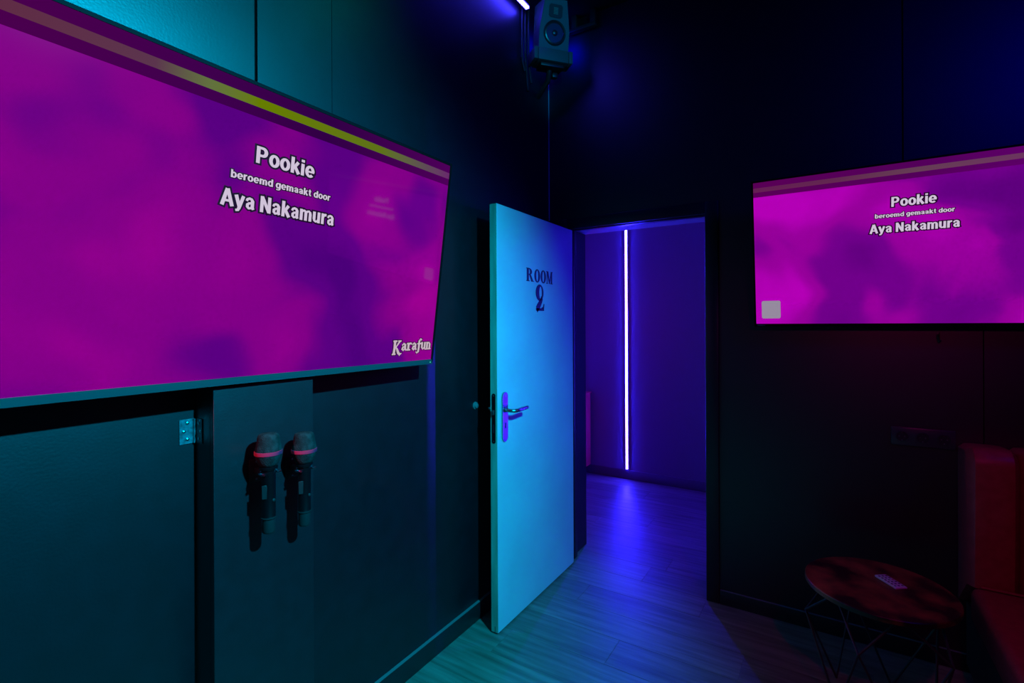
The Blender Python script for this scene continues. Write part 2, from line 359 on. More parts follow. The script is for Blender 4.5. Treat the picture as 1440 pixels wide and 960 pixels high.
# ------------------------------------------------------------------ room shell
ceiling = box('ceiling', -0.35, RX + 0.1, RY - 0.1, 0.0, H, H + 0.1, 'ceiling'); struct(ceiling, 'black ceiling high above the room', 'ceiling')
wl = box('wall_left', -0.12, -0.013, RY, 0.27, 0, H, 'edge'); struct(wl, 'black panelled wall behind the large television', 'wall')
fl0 = lambda u, v: (-0.013, u, v); fl1 = lambda u, v: (0.0, u, v)
S1, S2 = -1.898, -1.622
prism('wall_panel', [(RY, 0), (S1 - 0.006, 0), (S1 - 0.006, H), (RY, H)], fl0, fl1, 'wall', wl)
prism('wall_panel', [(S1 + 0.004, 1.6), (S2 - 0.001, 1.6), (S2 - 0.001, H), (S1 + 0.004, H)], fl0, fl1, 'wall', wl)
prism('wall_panel', [(S1 + 0.004, 0), (0, 0), (0, H), (S2 + 0.001, H), (S2 + 0.001, 1.598), (S1 + 0.004, 1.598)], fl0, fl1, 'wall', wl)
# right wall with the doorway: backing and panels
wr = prism('wall_right', [(-0.12, 0), (DX0 - 0.045, 0), (DX0 - 0.045, DH + 0.03), (DX1 + 0.015, DH + 0.03), (DX1 + 0.015, 0), (RX, 0), (RX, H), (-0.12, H)],
           lambda u, v: (u, 0.013, v), lambda u, v: (u, CY0, v), 'edge')
struct(wr, 'black panelled wall with the doorway and the smaller television', 'wall')
fr0 = lambda u, v: (u, 0.0, v); fr1 = lambda u, v: (u, 0.013, v)
prism('wall_panel', [(0, 0), (DX0 - 0.045, 0), (DX0 - 0.045, DH + 0.03), (DX1 + 0.015, DH + 0.03), (DX1 + 0.015, 0), (2.014, 0), (2.014, 1.7), (1.753, 1.7), (1.753, H), (0, H)], fr0, fr1, 'wall', wr)
prism('wall_panel', [(2.018, 0), (RX, 0), (RX, H), (1.759, H), (1.759, 1.703), (2.018, 1.703)], fr0, fr1, 'wall', wr)
wb = box('wall_back', -0.12, RX + 0.1, RY - 0.1, RY, 0, H, 'wall'); struct(wb, 'black wall behind the viewer', 'wall')
ws = box('wall_side', RX, RX + 0.1, RY, CY0, 0, H, 'wall'); struct(ws, 'black wall far to the right of the sofa', 'wall')
# corridor
wc = box('wall_corridor', CX0 - 0.1, CX1, CY1, CY1 + 0.1, 0, CH, 'corr'); struct(wc, 'violet lit corridor wall seen through the doorway', 'wall')
we = box('wall_corridor_end', CX0 - 0.1, CX0, CY0, CY1, 0, CH, 'corr'); struct(we, 'narrow end wall of the corridor beside the door frame', 'wall')
wf = box('wall_corridor_far', CX1, CX1 + 0.1, CY0, CY1, 0, CH, 'corr'); struct(wf, 'far end wall of the violet corridor', 'wall')
wn = prism('wall_corridor_near', [(CX0, 0), (DX0 - 0.05, 0), (DX0 - 0.05, DH + 0.035), (DX1 + 0.02, DH + 0.035), (DX1 + 0.02, 0), (CX1, 0), (CX1, CH), (CX0, CH)],
           lambda u, v: (u, CY0, v), lambda u, v: (u, CY0 + 0.012, v), 'corr'); struct(wn, 'corridor side of the doorway wall', 'wall')
cc = box('ceiling_corridor', CX0 - 0.1, CX1 + 0.1, CY0, CY1 + 0.1, CH, CH + 0.1, 'corr'); struct(cc, 'ceiling of the violet corridor', 'ceiling')
bc = box('baseboard_corridor', CX0, CX1, CY1 - 0.014, CY1, 0, 0.085, 'corrbase', bevel=0.002); struct(bc, 'dark baseboard along the corridor wall under the light line', 'baseboard')
# baseboards, each with a paler cap painting in its lit top edge
bl = box('baseboard_left', 0.0, 0.016, -1.772, 0.0, 0, 0.085, 'trim', bevel=0.002); box('top_edge', 0.001, 0.0165, -1.772, 0.0, 0.085, 0.0862, 'litedge', bl); struct(bl, 'black baseboard under the large television wall', 'baseboard')
br = box('baseboard_right', 0.998, RX, -0.013, 0.0, 0, 0.072, 'trim', bevel=0.002); box('top_edge', 0.998, RX, -0.0135, -0.001, 0.072, 0.0732, 'litedge', br); struct(br, 'black baseboard right of the doorway', 'baseboard')
# corner bead
tb = tube('trim_2', [(0.003, -0.003, 2.1), (0.003, -0.003, H - 0.3)], 0.0022, 'bead', n=6); struct(tb, 'thin grey bead in the corner above the door', 'trim')

# ------------------------------------------------------------------ door frame
fr = empty('trim_1', (0.54, 0, 0)); struct(fr, 'black door frame around the open doorway', 'trim')
fr.location = (0, 0, 0)
AW = 0.065
box('architrave', DX0 - 0.085, DX0 - 0.02, -0.014, 0.0, 0, DH + AW, 'trim', fr, 0.004)
box('architrave', DX1, DX1 + AW, -0.014, 0.0, 0, DH + AW, 'trim', fr, 0.004)
box('architrave', DX0 - 0.02, DX1, -0.014, 0.0, DH, DH + AW, 'trim', fr, 0.004)
# lining and stops
box('jamb_lining', DX1, DX1 + 0.015, 0.0, CY0 + 0.012, 0, DH + 0.03, 'trim', fr)
box('jamb_lining', DX0 - 0.045, DX0 - 0.03, 0.0, CY0 + 0.012, 0, DH + 0.03, 'trim', fr)
box('head_lining', DX0 - 0.03, DX1, 0.0, CY0 + 0.012, DH + 0.015, DH + 0.03, 'corr', fr)
box('door_stop', DX0 - 0.03, DX0 - 0.004, 0.045, 0.085, 0, DH + 0.015, 'trim', fr, 0.002)
box('door_stop', DX1 - 0.010, DX1, 0.045, 0.085, 0, DH + 0.015, 'trim', fr, 0.002)
box('door_stop', DX0 - 0.004, DX1 - 0.010, 0.045, 0.085, DH + 0.002, DH + 0.015, 'trim', fr, 0.002)
box('strike_plate', DX1 - 0.0012, DX1, 0.012, 0.036, 0.93, 1.11, 'steel', fr, 0.0004)
for z in (0.25, 1.02, 1.82):
    tube('frame_hinge', [(DX0 - 0.008, -0.02, z - 0.045), (DX0 - 0.008, -0.02, z + 0.045)], 0.007, 'steel', fr, n=10)

# ------------------------------------------------------------------ door
dr = empty('door_1', (0.146, -0.01, 0)); struct(dr, 'white flush door standing open with dark ROOM 2 lettering', 'door')
DL = 0.826; TT = 0.038                      # length, thickness; local: x thickness centre, -y towards the free edge
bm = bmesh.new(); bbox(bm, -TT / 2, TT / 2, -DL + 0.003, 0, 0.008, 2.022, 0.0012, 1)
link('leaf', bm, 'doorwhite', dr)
bm = bmesh.new(); bbox(bm, -TT / 2 + 0.0006, TT / 2 - 0.0006, -DL, -DL + 0.003, 0.0095, 2.0205)
eb = link('edge_strip', bm, 'dooredge', dr); eb['label'] = 'bare pine edge strip'
box('bottom_seal', 0.001, 0.004, -DL - 0.0006, -DL + 0.01, 0.010, 0.036, 'blackplastic', dr)
# mortise lock on the edge
def capsule(L, W, n=8):
    pts = []
    for k in range(n + 1): a = PI * k / n; pts.append((W / 2 * math.cos(a), L / 2 - W / 2 + W / 2 * math.sin(a)))
    for k in range(n + 1): a = PI + PI * k / n; pts.append((W / 2 * math.cos(a), -L / 2 + W / 2 + W / 2 * math.sin(a)))
    return pts
lk = prism('lock_faceplate', capsule(0.235, 0.020), lambda u, v: (u, -DL - 0.0018, v + 1.012), lambda u, v: (u, -DL + 0.002, v + 1.012), 'micbody', dr)
box('latch', -0.007, 0.006, -DL - 0.013, -DL - 0.001, 1.030, 1.052, 'steel', lk, 0.002)
box('keyway_bolt', -0.004, 0.004, -DL - 0.0028, -DL - 0.0012, 0.945, 0.985, 'darksteel', lk)
for z in (0.905, 1.119):
    lathe('screw', [(0.0035, 0), (0.0035, 0.001), (0, 0.0014)], 'steel', lk, 10, 'Y', (0, -DL - 0.0016, z))
# handles on both sides
for s, lab in ((1, 'front'), (-1, 'rear')):
    X = s * TT / 2; yc = -DL + 0.060; zc = 1.014
    hp = prism('handle_plate', capsule(0.234, 0.044), lambda u, v: (X, yc + u, zc + v), lambda u, v: (X + s * 0.008, yc + u, zc + v), 'darksteel', dr)
    pts = [(X + s * 0.006, yc, zc + 0.033), (X + s * 0.040, yc, zc + 0.031), (X + s * 0.053, yc + 0.008, zc + 0.030), (X + s * 0.058, yc + 0.022, zc + 0.030), (X + s * 0.058, yc + 0.07, zc + 0.031), (X + s * 0.056, yc + 0.125, zc + 0.032)]
    tube('lever', pts, [0.010, 0.009, 0.009, 0.0095, 0.0095, 0.0085], 'steel', hp, 12)
    lathe('rosette', [(0.016, 0), (0.015, 0.004), (0.011, 0.005)], 'darksteel', hp, 20, 'X', (X + s * 0.008, yc, zc + 0.033), None if s > 0 else (0, 0, PI))
    lathe('screw', [(0.0045, 0), (0.0045, 0.001), (0, 0.002)], 'zinc', hp, 10, 'X', (X + s * 0.008, yc, zc + 0.102), None if s > 0 else (0, 0, PI))
    box('key_cylinder', X + s * 0.008, X + s * 0.0095, yc - 0.004, yc + 0.004, zc - 0.055, zc - 0.028, 'blackplastic', hp, 0.0004)
# lettering ROOM 2
def ell(cu, cv, ru, rv, a0, a1, n=14):
    return [(cu + ru * math.cos(a0 + (a1 - a0) * k / n), cv + rv * math.sin(a0 + (a1 - a0) * k / n)) for k in range(n + 1)]
def ring_polys(cu, cv, ro, vo, ri, vi, a0=0.0, a1=2 * PI, shift=0.0, n=24):
    O = ell(cu, cv, ro, vo, a0, a1, n); I = ell(cu + shift, cv, ri, vi, a0, a1, n)
    return [[O[k], O[k + 1], I[k + 1], I[k]] for k in range(n)]
def rect(a, b, c, d): return [(a, c), (b, c), (b, d), (a, d)]
def glyph(name, polys, u0, v0, su, sv, x, parent):
    bm = bmesh.new()
    for p in polys:
        prism_bm(bm, [(u0 + u * su, v0 + v * sv) for u, v in p], lambda u, v: (x, u, v), lambda u, v: (x + 0.0008, u, v))
    return link(name, bm, 'letter', parent)
gR = [rect(0.06, 0.30, 0, 1), rect(0, 0.36, 0.94, 1), rect(0, 0.40, 0, 0.06)] + ring_polys(0.32, 0.74, 0.36, 0.26, 0.12, 0.18, -PI / 2, PI / 2) + [[(0.34, 0.50), (0.54, 0.52), (0.86, 0.0), (0.60, 0.0)], rect(0.56, 0.92, 0, 0.05), rect(0.28, 0.34, 0.48, 0.56), rect(0.28, 0.34, 0.92, 1.0)]
gO = ring_polys(0.40, 0.5, 0.40, 0.52, 0.14, 0.42)
gM = [rect(0.08, 0.18, 0, 1), rect(0, 0.26, 0, 0.06), rect(0, 0.24, 0.94, 1), [(0.06, 1), (0.32, 1), (0.56, 0.15), (0.44, 0.0)], [(0.44, 0.0), (0.54, 0.0), (0.80, 1), (0.72, 1)], rect(0.70, 0.92, 0, 1), rect(0.62, 1.0, 0, 0.06), rect(0.72, 1.0, 0.94, 1)]
XF = TT / 2 + 0.0002
uo = 0.01                                                    # door origin sits at y = -0.01
LW = 0.291; u0 = -0.563 + uo; zb, zh = 1.677, 0.069
glyph('letter_r', gR, u0, zb, 0.086, zh, XF, dr)
glyph('letter_o', gO, u0 + 0.083, zb, 0.078, zh, XF, dr)
glyph('letter_o', gO, u0 + 0.150, zb, 0.078, zh, XF, dr)
glyph('letter_m', gM, u0 + 0.215, zb, 0.076, zh, XF, dr)
g2 = ring_polys(0.46, 0.70, 0.44, 0.32, 0.15, 0.24, shift=0.10)
g2 += ribbon_polys([(0.72, 0.52, 0.22), (0.66, 0.42, 0.22), (0.50, 0.29, 0.26), (0.30, 0.15, 0.30), (0.12, 0.04, 0.26)])
g2 += [rect(0.05, 0.95, 0, 0.10), [(0.70, 0.08), (0.95, 0.08), (1.0, 0.27), (0.90, 0.27), (0.84, 0.16), (0.66, 0.12)]]
glyph('digit_two', g2, -0.468 + uo, 1.526, 0.098, 0.139, XF, dr)

# ------------------------------------------------------------------ televisions
def television(name, loc, rot, W, Hh, bez, lowbez, scr, hdr, lin, depth, chin):
    t = empty(name, loc, rot)
    bm = bmesh.new(); bbox(bm, -W / 2, W / 2, 0.004, depth, 0, Hh, 0.004, 2)
    sh = link('back_shell', bm, 'tvback', t, True)
    bm = bmesh.new(); bbox(bm, -W * 0.36, W * 0.36, depth, depth + 0.025, 0.06, Hh * 0.6, 0.01, 2)
    link('rear_housing', bm, 'tvback', t, True)
    # bezel as four mitred strips in one frame
    bm = bmesh.new(); x, z0, z1 = W / 2, 0.0, Hh
    xi, zi0, zi1 = W / 2 - bez, lowbez, Hh - bez
    prism('lower_bezel', [(-x, z0), (x, z0), (xi, zi0), (-xi, zi0)], lambda u, v: (u, -0.004, v), lambda u, v: (u, 0.006, v), chin, t)
    for poly in ([(x, z0), (x, z1), (xi, zi1), (xi, zi0)], [(x, z1), (-x, z1), (-xi, zi1), (xi, zi1)], [(-x, z1), (-x, z0), (-xi, zi0), (-xi, zi1)]):
        prism_bm(bm, poly, lambda u, v: (u, -0.004, v), lambda u, v: (u, 0.006, v))
    link('bezel', bm, 'bezel', t)
    bm = bmesh.new(); bbox(bm, -xi, xi, -0.0005, 0.004, zi0, zi1)
    s = link('screen', bm, scr, t)
    hb = 0.90 * (zi1 - zi0) + zi0
    hdo = box('header_bar', -xi, xi, -0.0010, -0.0006, hb, zi1, hdr, s)
    k = (zi1 - zi0)
    box('header_line', -xi, xi, -0.0014, -0.0011, hb + 0.033 * k, hb + 0.063 * k, lin, s)
    return t, s
def screen_text(s, parent, u0, u1, base, cap, name, grow=0.11):
    for g, m, yy, nm in ((grow, 'txtdark', -0.0018, name + '_outline'), (0.0, 'txt', -0.0024, name)):
        polys, wid = text_polys(s, g); k = (u1 - u0) / wid
        bm = bmesh.new()
        for p in polys:
            bm.faces.new([bm.verts.new((u0 + u * k, yy, base + v * cap)) for u, v in p])
        me = bpy.data.meshes.new(nm); bm.to_mesh(me); bm.free(); me.materials.append(M[m])
        o = bpy.data.objects.new(nm, me); COL.objects.link(o); o.parent = parent
TL, sL = television('television', (0.11, -1.944, 1.296), (R(7.77), 0, R(90)), 1.43, 0.799, 0.009, 0.019, 'screenL', 'headerL', 'lineL', 0.045, 'chin')
tag(TL, 'large wall-mounted television tilted down above the two microphones', 'television')
screen_text('Pookie', sL, -0.072, 0.106, 0.596, 0.044, 'title_text')
screen_text('beroemd gemaakt door', sL, -0.134, 0.168, 0.543, 0.020, 'caption_text', 0.13)
screen_text('Aya Nakamura', sL, -0.155, 0.188, 0.470, 0.043, 'artist_text')
lathe('standby_light', [(0.0025, 0), (0.0025, 0.001), (0, 0.002)], 'standby', TL, 10, 'Y', (0.700, -0.004, 0.008))
box('wall_bracket', -0.25, 0.25, 0.070, 0.105, 0.25, 0.55, 'blackplastic', TL)
# Karafun logo in blackletter-like strokes
K = [ribbon_polys([(0.10, 0.98, 0.15), (0.10, 0.5, 0.14), (0.07, 0.12, 0.15)]), [rect(-0.02, 0.26, 0.92, 1.0), rect(-0.06, 0.20, 0.04, 0.11)], ribbon_polys([(0.50, 0.96, 0.13), (0.36, 0.76, 0.10), (0.18, 0.52, 0.08)]), [rect(0.36, 0.60, 0.93, 0.99)],
     ribbon_polys([(0.18, 0.56, 0.08), (0.32, 0.40, 0.14), (0.44, 0.14, 0.17), (0.54, 0.02, 0.15), (0.68, 0.10, 0.07)])]
A_ = [ribbon_polys([(0.06, 0.66, 0.09), (0.18, 0.78, 0.10), (0.30, 0.70, 0.13), (0.31, 0.40, 0.13), (0.40, 0.30, 0.09)]), ribbon_polys([(0.30, 0.56, 0.07), (0.12, 0.52, 0.10), (0.07, 0.38, 0.13), (0.16, 0.30, 0.10), (0.28, 0.38, 0.07)])]
R_ = [ribbon_polys([(0.12, 0.80, 0.13), (0.12, 0.34, 0.13)]), [rect(0.0, 0.2, 0.72, 0.80), rect(0.0, 0.28, 0.28, 0.35)], ribbon_polys([(0.16, 0.64, 0.06), (0.27, 0.78, 0.10), (0.38, 0.72, 0.12)])]
F_ = [ribbon_polys([(0.36, 0.98, 0.10), (0.26, 1.04, 0.10), (0.17, 0.92, 0.12), (0.16, 0.4, 0.13), (0.13, 0.12, 0.12), (0.02, 0.06, 0.08), (-0.06, 0.14, 0.07)]), [rect(0.02, 0.34, 0.68, 0.75)]]
U_ = [ribbon_polys([(0.08, 0.80, 0.12), (0.08, 0.42, 0.12), (0.16, 0.31, 0.10), (0.30, 0.40, 0.08)]), ribbon_polys([(0.33, 0.80, 0.12), (0.33, 0.34, 0.12), (0.42, 0.28, 0.08)]), [rect(0.0, 0.14, 0.74, 0.80)]]
N_ = [ribbon_polys([(0.09, 0.80, 0.12), (0.09, 0.30, 0.12)]), ribbon_polys([(0.10, 0.66, 0.07), (0.24, 0.78, 0.10), (0.33, 0.66, 0.12), (0.33, 0.30, 0.12)]), [rect(0.0, 0.20, 0.27, 0.33), rect(0.25, 0.44, 0.27, 0.33), rect(0.0, 0.14, 0.74, 0.80)]]
for gname, yy, mm, gw in (('logo_shadow', -0.0008, 'txtdark', 0.004), ('logo', -0.0014, 'logo', 0.0)):
    bm = bmesh.new(); cur = 0.0
    for G, adv in ((K, 0.66), (A_, 0.46), (R_, 0.42), (A_, 0.46), (F_, 0.36), (U_, 0.46), (N_, 0.46)):
        for part in G:
            for q in part:
                cx_ = sum(p[0] for p in q) / len(q); cy_ = sum(p[1] for p in q) / len(q)
                pl = [((cur + p[0]) * 0.202 / 3.22 + 0.492 + 0.0012 * (1 if p[0] > cx_ else -1) + gw * (1 if p[0] > cx_ else -1), p[1] * 0.055 + 0.046 + 0.0010 * (1 if p[1] > cy_ else -1) + gw * 0.7 * (1 if p[1] > cy_ else -1)) for p in q]
                prism_bm(bm, pl, lambda u, v: (u, yy, v), lambda u, v: (u, yy + 0.0003, v))
        cur += adv
    link(gname, bm, mm, sL)
TR, sR = television('television', (1.785, -0.07, 1.438), (R(9.66), 0, 0), 1.226, 0.690, 0.008, 0.014, 'screenR', 'headerR', 'lineR', 0.030, 'bezel')
tag(TR, 'smaller television on the wall right of the doorway above the sockets', 'television')
screen_text('Pookie', sR, -0.085, 0.062, 0.508, 0.040, 'title_text')
screen_text('beroemd gemaakt door', sR, -0.140, 0.119, 0.466, 0.018, 'caption_text', 0.13)
screen_text('Aya Nakamura', sR, -0.157, 0.136, 0.403, 0.038, 'artist_text')
def rrect(x0, x1, z0, z1, r, n=5):
    pts = []
    for cx_, cz_, a in ((x1 - r, z0 + r, -PI / 2), (x1 - r, z1 - r, 0), (x0 + r, z1 - r, PI / 2), (x0 + r, z0 + r, PI)):
        pts += [(cx_ + r * math.cos(a + PI / 2 * k / n), cz_ + r * math.sin(a + PI / 2 * k / n)) for k in range(n + 1)]
    return pts
prism('blank_tile', rrect(-0.580, -0.500, 0.040, 0.125, 0.008), lambda u, v: (u, -0.0012, v), lambda u, v: (u, -0.0007, v), 'tile', sR)
box('brand_strip', -0.600, -0.566, -0.0046, -0.0038, 0.004, 0.009, 'zinc', TR)
box('wall_bracket', -0.2, 0.2, 0.054, 0.066, 0.25, 0.42, 'blackplastic', TR)

# ------------------------------------------------------------------ equipment box under the large television
eb = empty('equipment_box', (0.0, -1.924, 0.0)); tag(eb, 'black painted plywood box on the wall carrying the two microphones', 'cabinet')
eb.location = (0, 0, 0)
YA, YB, XB = -2.0756, -1.772, 0.0935
box('front_board', XB - 0.018, XB, YA, YB, 0.0, 1.290, 'board', eb, 0.0012, 1)
box('side_board', 0.0, XB - 0.018, YA, YA + 0.018, 0.0, 1.286, 'board', eb)
box('side_board', 0.0, XB - 0.018, YB - 0.018, YB, 0.0, 1.286, 'board', eb)
box('top_board', 0.0, XB - 0.018, YA + 0.018, YB - 0.018, 1.268, 1.286, 'board', eb)
hg = box('hinge', 0.0005, 0.0028, YA - 0.042, YA - 0.003, 1.134, 1.201, 'zinc', eb, 0.0006, 1); hg['label'] = 'zinc plated butt hinge with screws'
box('hinge_leaf', 0.003, 0.038, YA - 0.0026, YA - 0.0004, 1.134, 1.201, 'zinc', hg, 0.0006, 1)
for k in range(5):
    tube('hinge_knuckle', [(0.0045, YA - 0.0045, 1.1345 + k * 0.0134), (0.0045, YA - 0.0045, 1.1345 + k * 0.0134 + 0.0124)], 0.0042, 'zinc', hg, 10)
for (yy, zz) in ((YA - 0.022, 1.146), (YA - 0.031, 1.168), (YA - 0.022, 1.190)):
    lathe('screw', [(0.0042, 0), (0.0042, 0.0008), (0.002, 0.0022), (0, 0.0024)], 'steel', hg, 12, 'X', (0.0027, yy, zz))
for (xx, zz) in ((0.022, 1.146), (0.031, 1.168), (0.022, 1.190)):
    lathe('screw', [(0.0042, 0), (0.0042, 0.0008), (0.002, 0.0022), (0, 0.0024)], 'steel', hg, 12, 'Y', (xx, YA - 0.0026, zz))

# ------------------------------------------------------------------ microphones and their wall clips
def microphone(y, zt, label):
    t = empty('microphone', (0.158, y, zt - 0.275)); tag(t, label, 'microphone', 'microphones clipped to the box')
    lathe('foam_head', [(0, 0.275), (0.021, 0.2745), (0.0258, 0.271), (0.0280, 0.264), (0.0303, 0.250), (0.0332, 0.236), (0.0350, 0.226), (0.0352, 0.219), (0.0335, 0.210), (0.029, 0.198), (0.0245, 0.189), (0.021, 0.186), (0, 0.186)], 'foam', t, 36)
    lathe('rubber_band', [(0.0335, 0.2170), (0.0360, 0.2180), (0.0364, 0.222), (0.0360, 0.2275), (0.0335, 0.2285)], 'pink', t, 36)
    lathe('collar', [(0.0195, 0.186), (0.0235, 0.184), (0.0240, 0.179), (0.0215, 0.175), (0.0185, 0.173)], 'micbody', t, 28)
    b = lathe('body', [(0.0185, 0.173), (0.0182, 0.120), (0.0178, 0.048), (0.0186, 0.046), (0.0192, 0.043), (0.0186, 0.040), (0.0178, 0.039)], 'micbody', t, 28)
    lathe('ring', [(0.0180, 0.0405), (0.0198, 0.0415), (0.0198, 0.0445), (0.0180, 0.0455)], 'miccap', b, 28)
    lathe('battery_cap', [(0.0172, 0.039), (0.0170, 0.006), (0.0160, 0.002), (0.0135, 0.0), (0, 0.0)], 'miccap', t, 28)
    box('display', 0.0165, 0.0192, -0.016, -0.003, 0.098, 0.136, 'miccap', b, 0.001, 1, rot=(0, 0, R(-35)))
    lathe('switch_button', [(0.0045, 0), (0.0045, 0.0025), (0.003, 0.0035), (0, 0.0035)], 'miccap', b, 12, 'X', (0.0172, 0.004, 0.092))
    return t
def mic_clip(y, z, label):
    t = empty('microphone_clip', (XB, y, z)); tag(t, label, 'holder', 'microphone clips on the box')
    box('wall_plate', 0.0, 0.006, -0.02, 0.02, -0.035, 0.03, 'blackplastic', t, 0.002)
    box('arm', 0.006, 0.0459, -0.008, 0.008, -0.010, 0.006, 'blackplastic', t, 0.002)
    for s in (-1, 1):
        pts = [(0.0645 + 0.0230 * math.cos(a), s * 0.0230 * math.sin(a), 0.0) for a in [PI - k * (PI * 0.72) / 8 for k in range(9)]]
        pts.append((pts[-1][0] + 0.006, pts[-1][1] + s * 0.008, 0.002))
        tube('prong', pts, 0.0036, 'darksteel', t, 8)
    for zz in (-0.026, 0.022):
        lathe('screw', [(0.003, 0), (0.003, 0.001), (0, 0.002)], 'steel', t, 10, 'X', (0.006, 0, zz))
    return t
microphone(-1.962, 1.155, 'black microphone with grey foam head and pink band, nearest the hinge')
microphone(-1.850, 1.137, 'black microphone with grey foam head and pink band, farther from the hinge')
mic_clip(-1.962, 1.046, 'black clip holding the microphone nearest the hinge')
mic_clip(-1.850, 1.028, 'black clip holding the microphone farther from the hinge')

# ------------------------------------------------------------------ door bumper on the left wall
db = empty('door_bumper', (0.0, -0.786, 1.054)); tag(db, 'small round grey bumper on the wall behind the door handle', 'door stop')
lathe('base', [(0.019, 0), (0.019, 0.004), (0.016, 0.006)], 'rubbergrey', db, 24, 'X')
lathe('pad', [(0.014, 0.006), (0.013, 0.012), (0.008, 0.015), (0, 0.016)], 'rubbergrey', db, 24, 'X')

# ------------------------------------------------------------------ loudspeaker, its mount, the ceiling light tube
PH = R(49.9)
sm = empty('speaker_mount', (0.168, -0.250, 2.945), (0, 0, PH)); tag(sm, 'grey corner shelf mount under the loudspeaker', 'speaker mount')
box('tray', -0.092, 0.092, 0.0, 0.11, 0.0, 0.068, 'tray', sm, 0.003)
box('end_clamp', -0.117, -0.094, -0.002, 0.10, 0.0, 0.068, 'tray', sm, 0.003)
box('end_clamp', 0.094, 0.117, -0.002, 0.10, 0.0, 0.068, 'tray', sm, 0.003)
box('under_plate', -0.07, 0.07, 0.02, 0.10, -0.022, -0.001, 'blackplastic', sm, 0.003)
tube('arm', [(0, 0.07, -0.02), (0, 0.09, -0.07), (-0.02, 0.20, -0.12)], 0.016, 'blackplastic', sm, 12)
box('knob', 0.02, 0.055, 0.07, 0.105, -0.055, -0.025, 'blackplastic', sm, 0.006)
sp = empty('loudspeaker', (0.168, -0.250, 3.014), (R(10), 0, PH)); tag(sp, 'grey two-way loudspeaker high in the corner above the door', 'loudspeaker')
sp.location = (0.168, -0.250, 3.0135)
hz = 0.262; wb_, wt_, dp = 0.090, 0.066, 0.105
bm = bmesh.new()
lo = [(-wb_, 0.0), (wb_, 0.0), (wb_, 0.10), (wt_, hz), (-wt_, hz), (-wb_, 0.10)]
A = [bm.verts.new((u, 0.004, v)) for u, v in lo]
B = [bm.verts.new((u, dp, v)) for u, v in [(-wb_, 0.032), (wb_, 0.032), (wb_, 0.10), (wb_, hz * 0.93), (-wb_, hz * 0.93), (-wb_, 0.10)]]
bm.faces.new(A); bm.faces.new(B[::-1])
for k in range(6): bm.faces.new((A[k], B[k], B[(k + 1) % 6], A[(k + 1) % 6]))
link('cabinet', bm, 'speaker', sp)
wf_ = lathe('woofer_ring', [(0.066, 0.0), (0.066, 0.006), (0.062, 0.008), (0.058, 0.006), (0.0575, 0.0)], 'rubber', sp, 40, 'Y', (0, 0.004, 0.083))
lathe('woofer_cone', [(0.058, 0.004), (0.052, 0.0055), (0.047, 0.001), (0.022, -0.010 + 0.011), (0.0, 0.001)], 'cone', wf_, 40, 'Y', (0, 0.0, 0))
lathe('dust_cap', [(0.019, 0.001), (0.016, 0.006), (0.010, 0.009), (0, 0.010)], 'cone', wf_, 28, 'Y', (0, 0.0, 0))
oct_ = [(-0.040, 0.172), (-0.030, 0.163), (0.030, 0.163), (0.040, 0.172), (0.040, 0.222), (0.032, 0.231), (-0.032, 0.231), (-0.040, 0.222)]
tw = prism('tweeter_frame', oct_, lambda u, v: (u, 0.000, v), lambda u, v: (u, 0.005, v), 'rubber', sp)
for k in range(5):
    box('ribbon_fold', -0.013, 0.013, -0.0012, 0.0005, 0.180 + k * 0.0075, 0.1835 + k * 0.0075, 'ribbon', tw)
lt = empty('led_tube', (0.05, -0.335, 3.236)); tag(lt, 'blue violet light tube along the ceiling beside the loudspeaker', 'light')
box('housing', -0.016, 0.016, -0.62, 0.0, 0.006, 0.030, 'blackplastic', lt, 0.002)
for k in range(30):
    box('led_segment', -0.010, 0.010, -0.617 + k * 0.0205, -0.617 + k * 0.0205 + 0.0165, -0.006, 0.006, 'ledtube', lt)
for ny, zl, lab in ((-0.335, 2.90, 'leftmost of the three'), (-0.300, 2.80, 'middle of the three'), (-0.262, 2.86, 'rightmost of the three')):
    c_ = tube('cable', [(0.009, ny, H - 0.003), (0.009, ny, 3.0), (0.010, ny + 0.006, 2.95), (0.016, ny + 0.02, zl)], 0.007, 'cable', None, 8)
    tag(c_, 'black cable down the corner left of the loudspeaker, ' + lab, 'cable', 'cables in the corner')
cr_ = empty('ceiling_rail', (0.28, -0.03, 3.20)); tag(cr_, 'short black rail under the ceiling right of the loudspeaker', 'rail')
box('rail', -0.12, 0.055, -0.02, 0.012, 0.0, 0.022, 'blackplastic', cr_, 0.003)
box('bracket', -0.10, -0.07, -0.015, 0.010, 0.022, 0.099, 'blackplastic', cr_, 0.002)
box('bracket', 0.02, 0.05, -0.015, 0.010, 0.022, 0.099, 'blackplastic', cr_, 0.002)

# ------------------------------------------------------------------ corridor light line and red panel
for cx_, lab in ((-0.118, 'bright violet white vertical light line seen through the doorway'), (1.90, 'violet white vertical light line farther along the corridor, right of the doorway')):
    cs = empty('corridor_light_strip', (cx_, CY1, 0)); tag(cs, lab, 'light', 'corridor light lines')
    box('channel', -0.017, 0.017, -0.010, -0.0005, 0.088, 2.45, 'alu', cs, 0.001, 1)
    z = 0.095
    while z < 2.44:
        box('led_segment', -0.0085, 0.0085, -0.0135, -0.0105, z, z + 0.0155, 'ledcore' if cx_ < 0 else 'ledcore2', cs); z += 0.0185
rp = empty('red_panel', (CX0, 1.55, 0)); tag(rp, 'narrow red upright panel at the corridor end past the door frame', 'panel')
box('board', 0.001, 0.078, -0.35, 0.16, 0.10, 0.79, 'redpanel', rp, 0.004)
box('top_cap', 0.0, 0.084, -0.36, 0.17, 0.79, 0.80, 'redpanel', rp, 0.002)
box('foot', 0.005, 0.04, -0.30, -0.26, 0.0, 0.10, 'blackplastic', rp)
box('foot', 0.005, 0.04, 0.08, 0.12, 0.0, 0.10, 'blackplastic', rp)

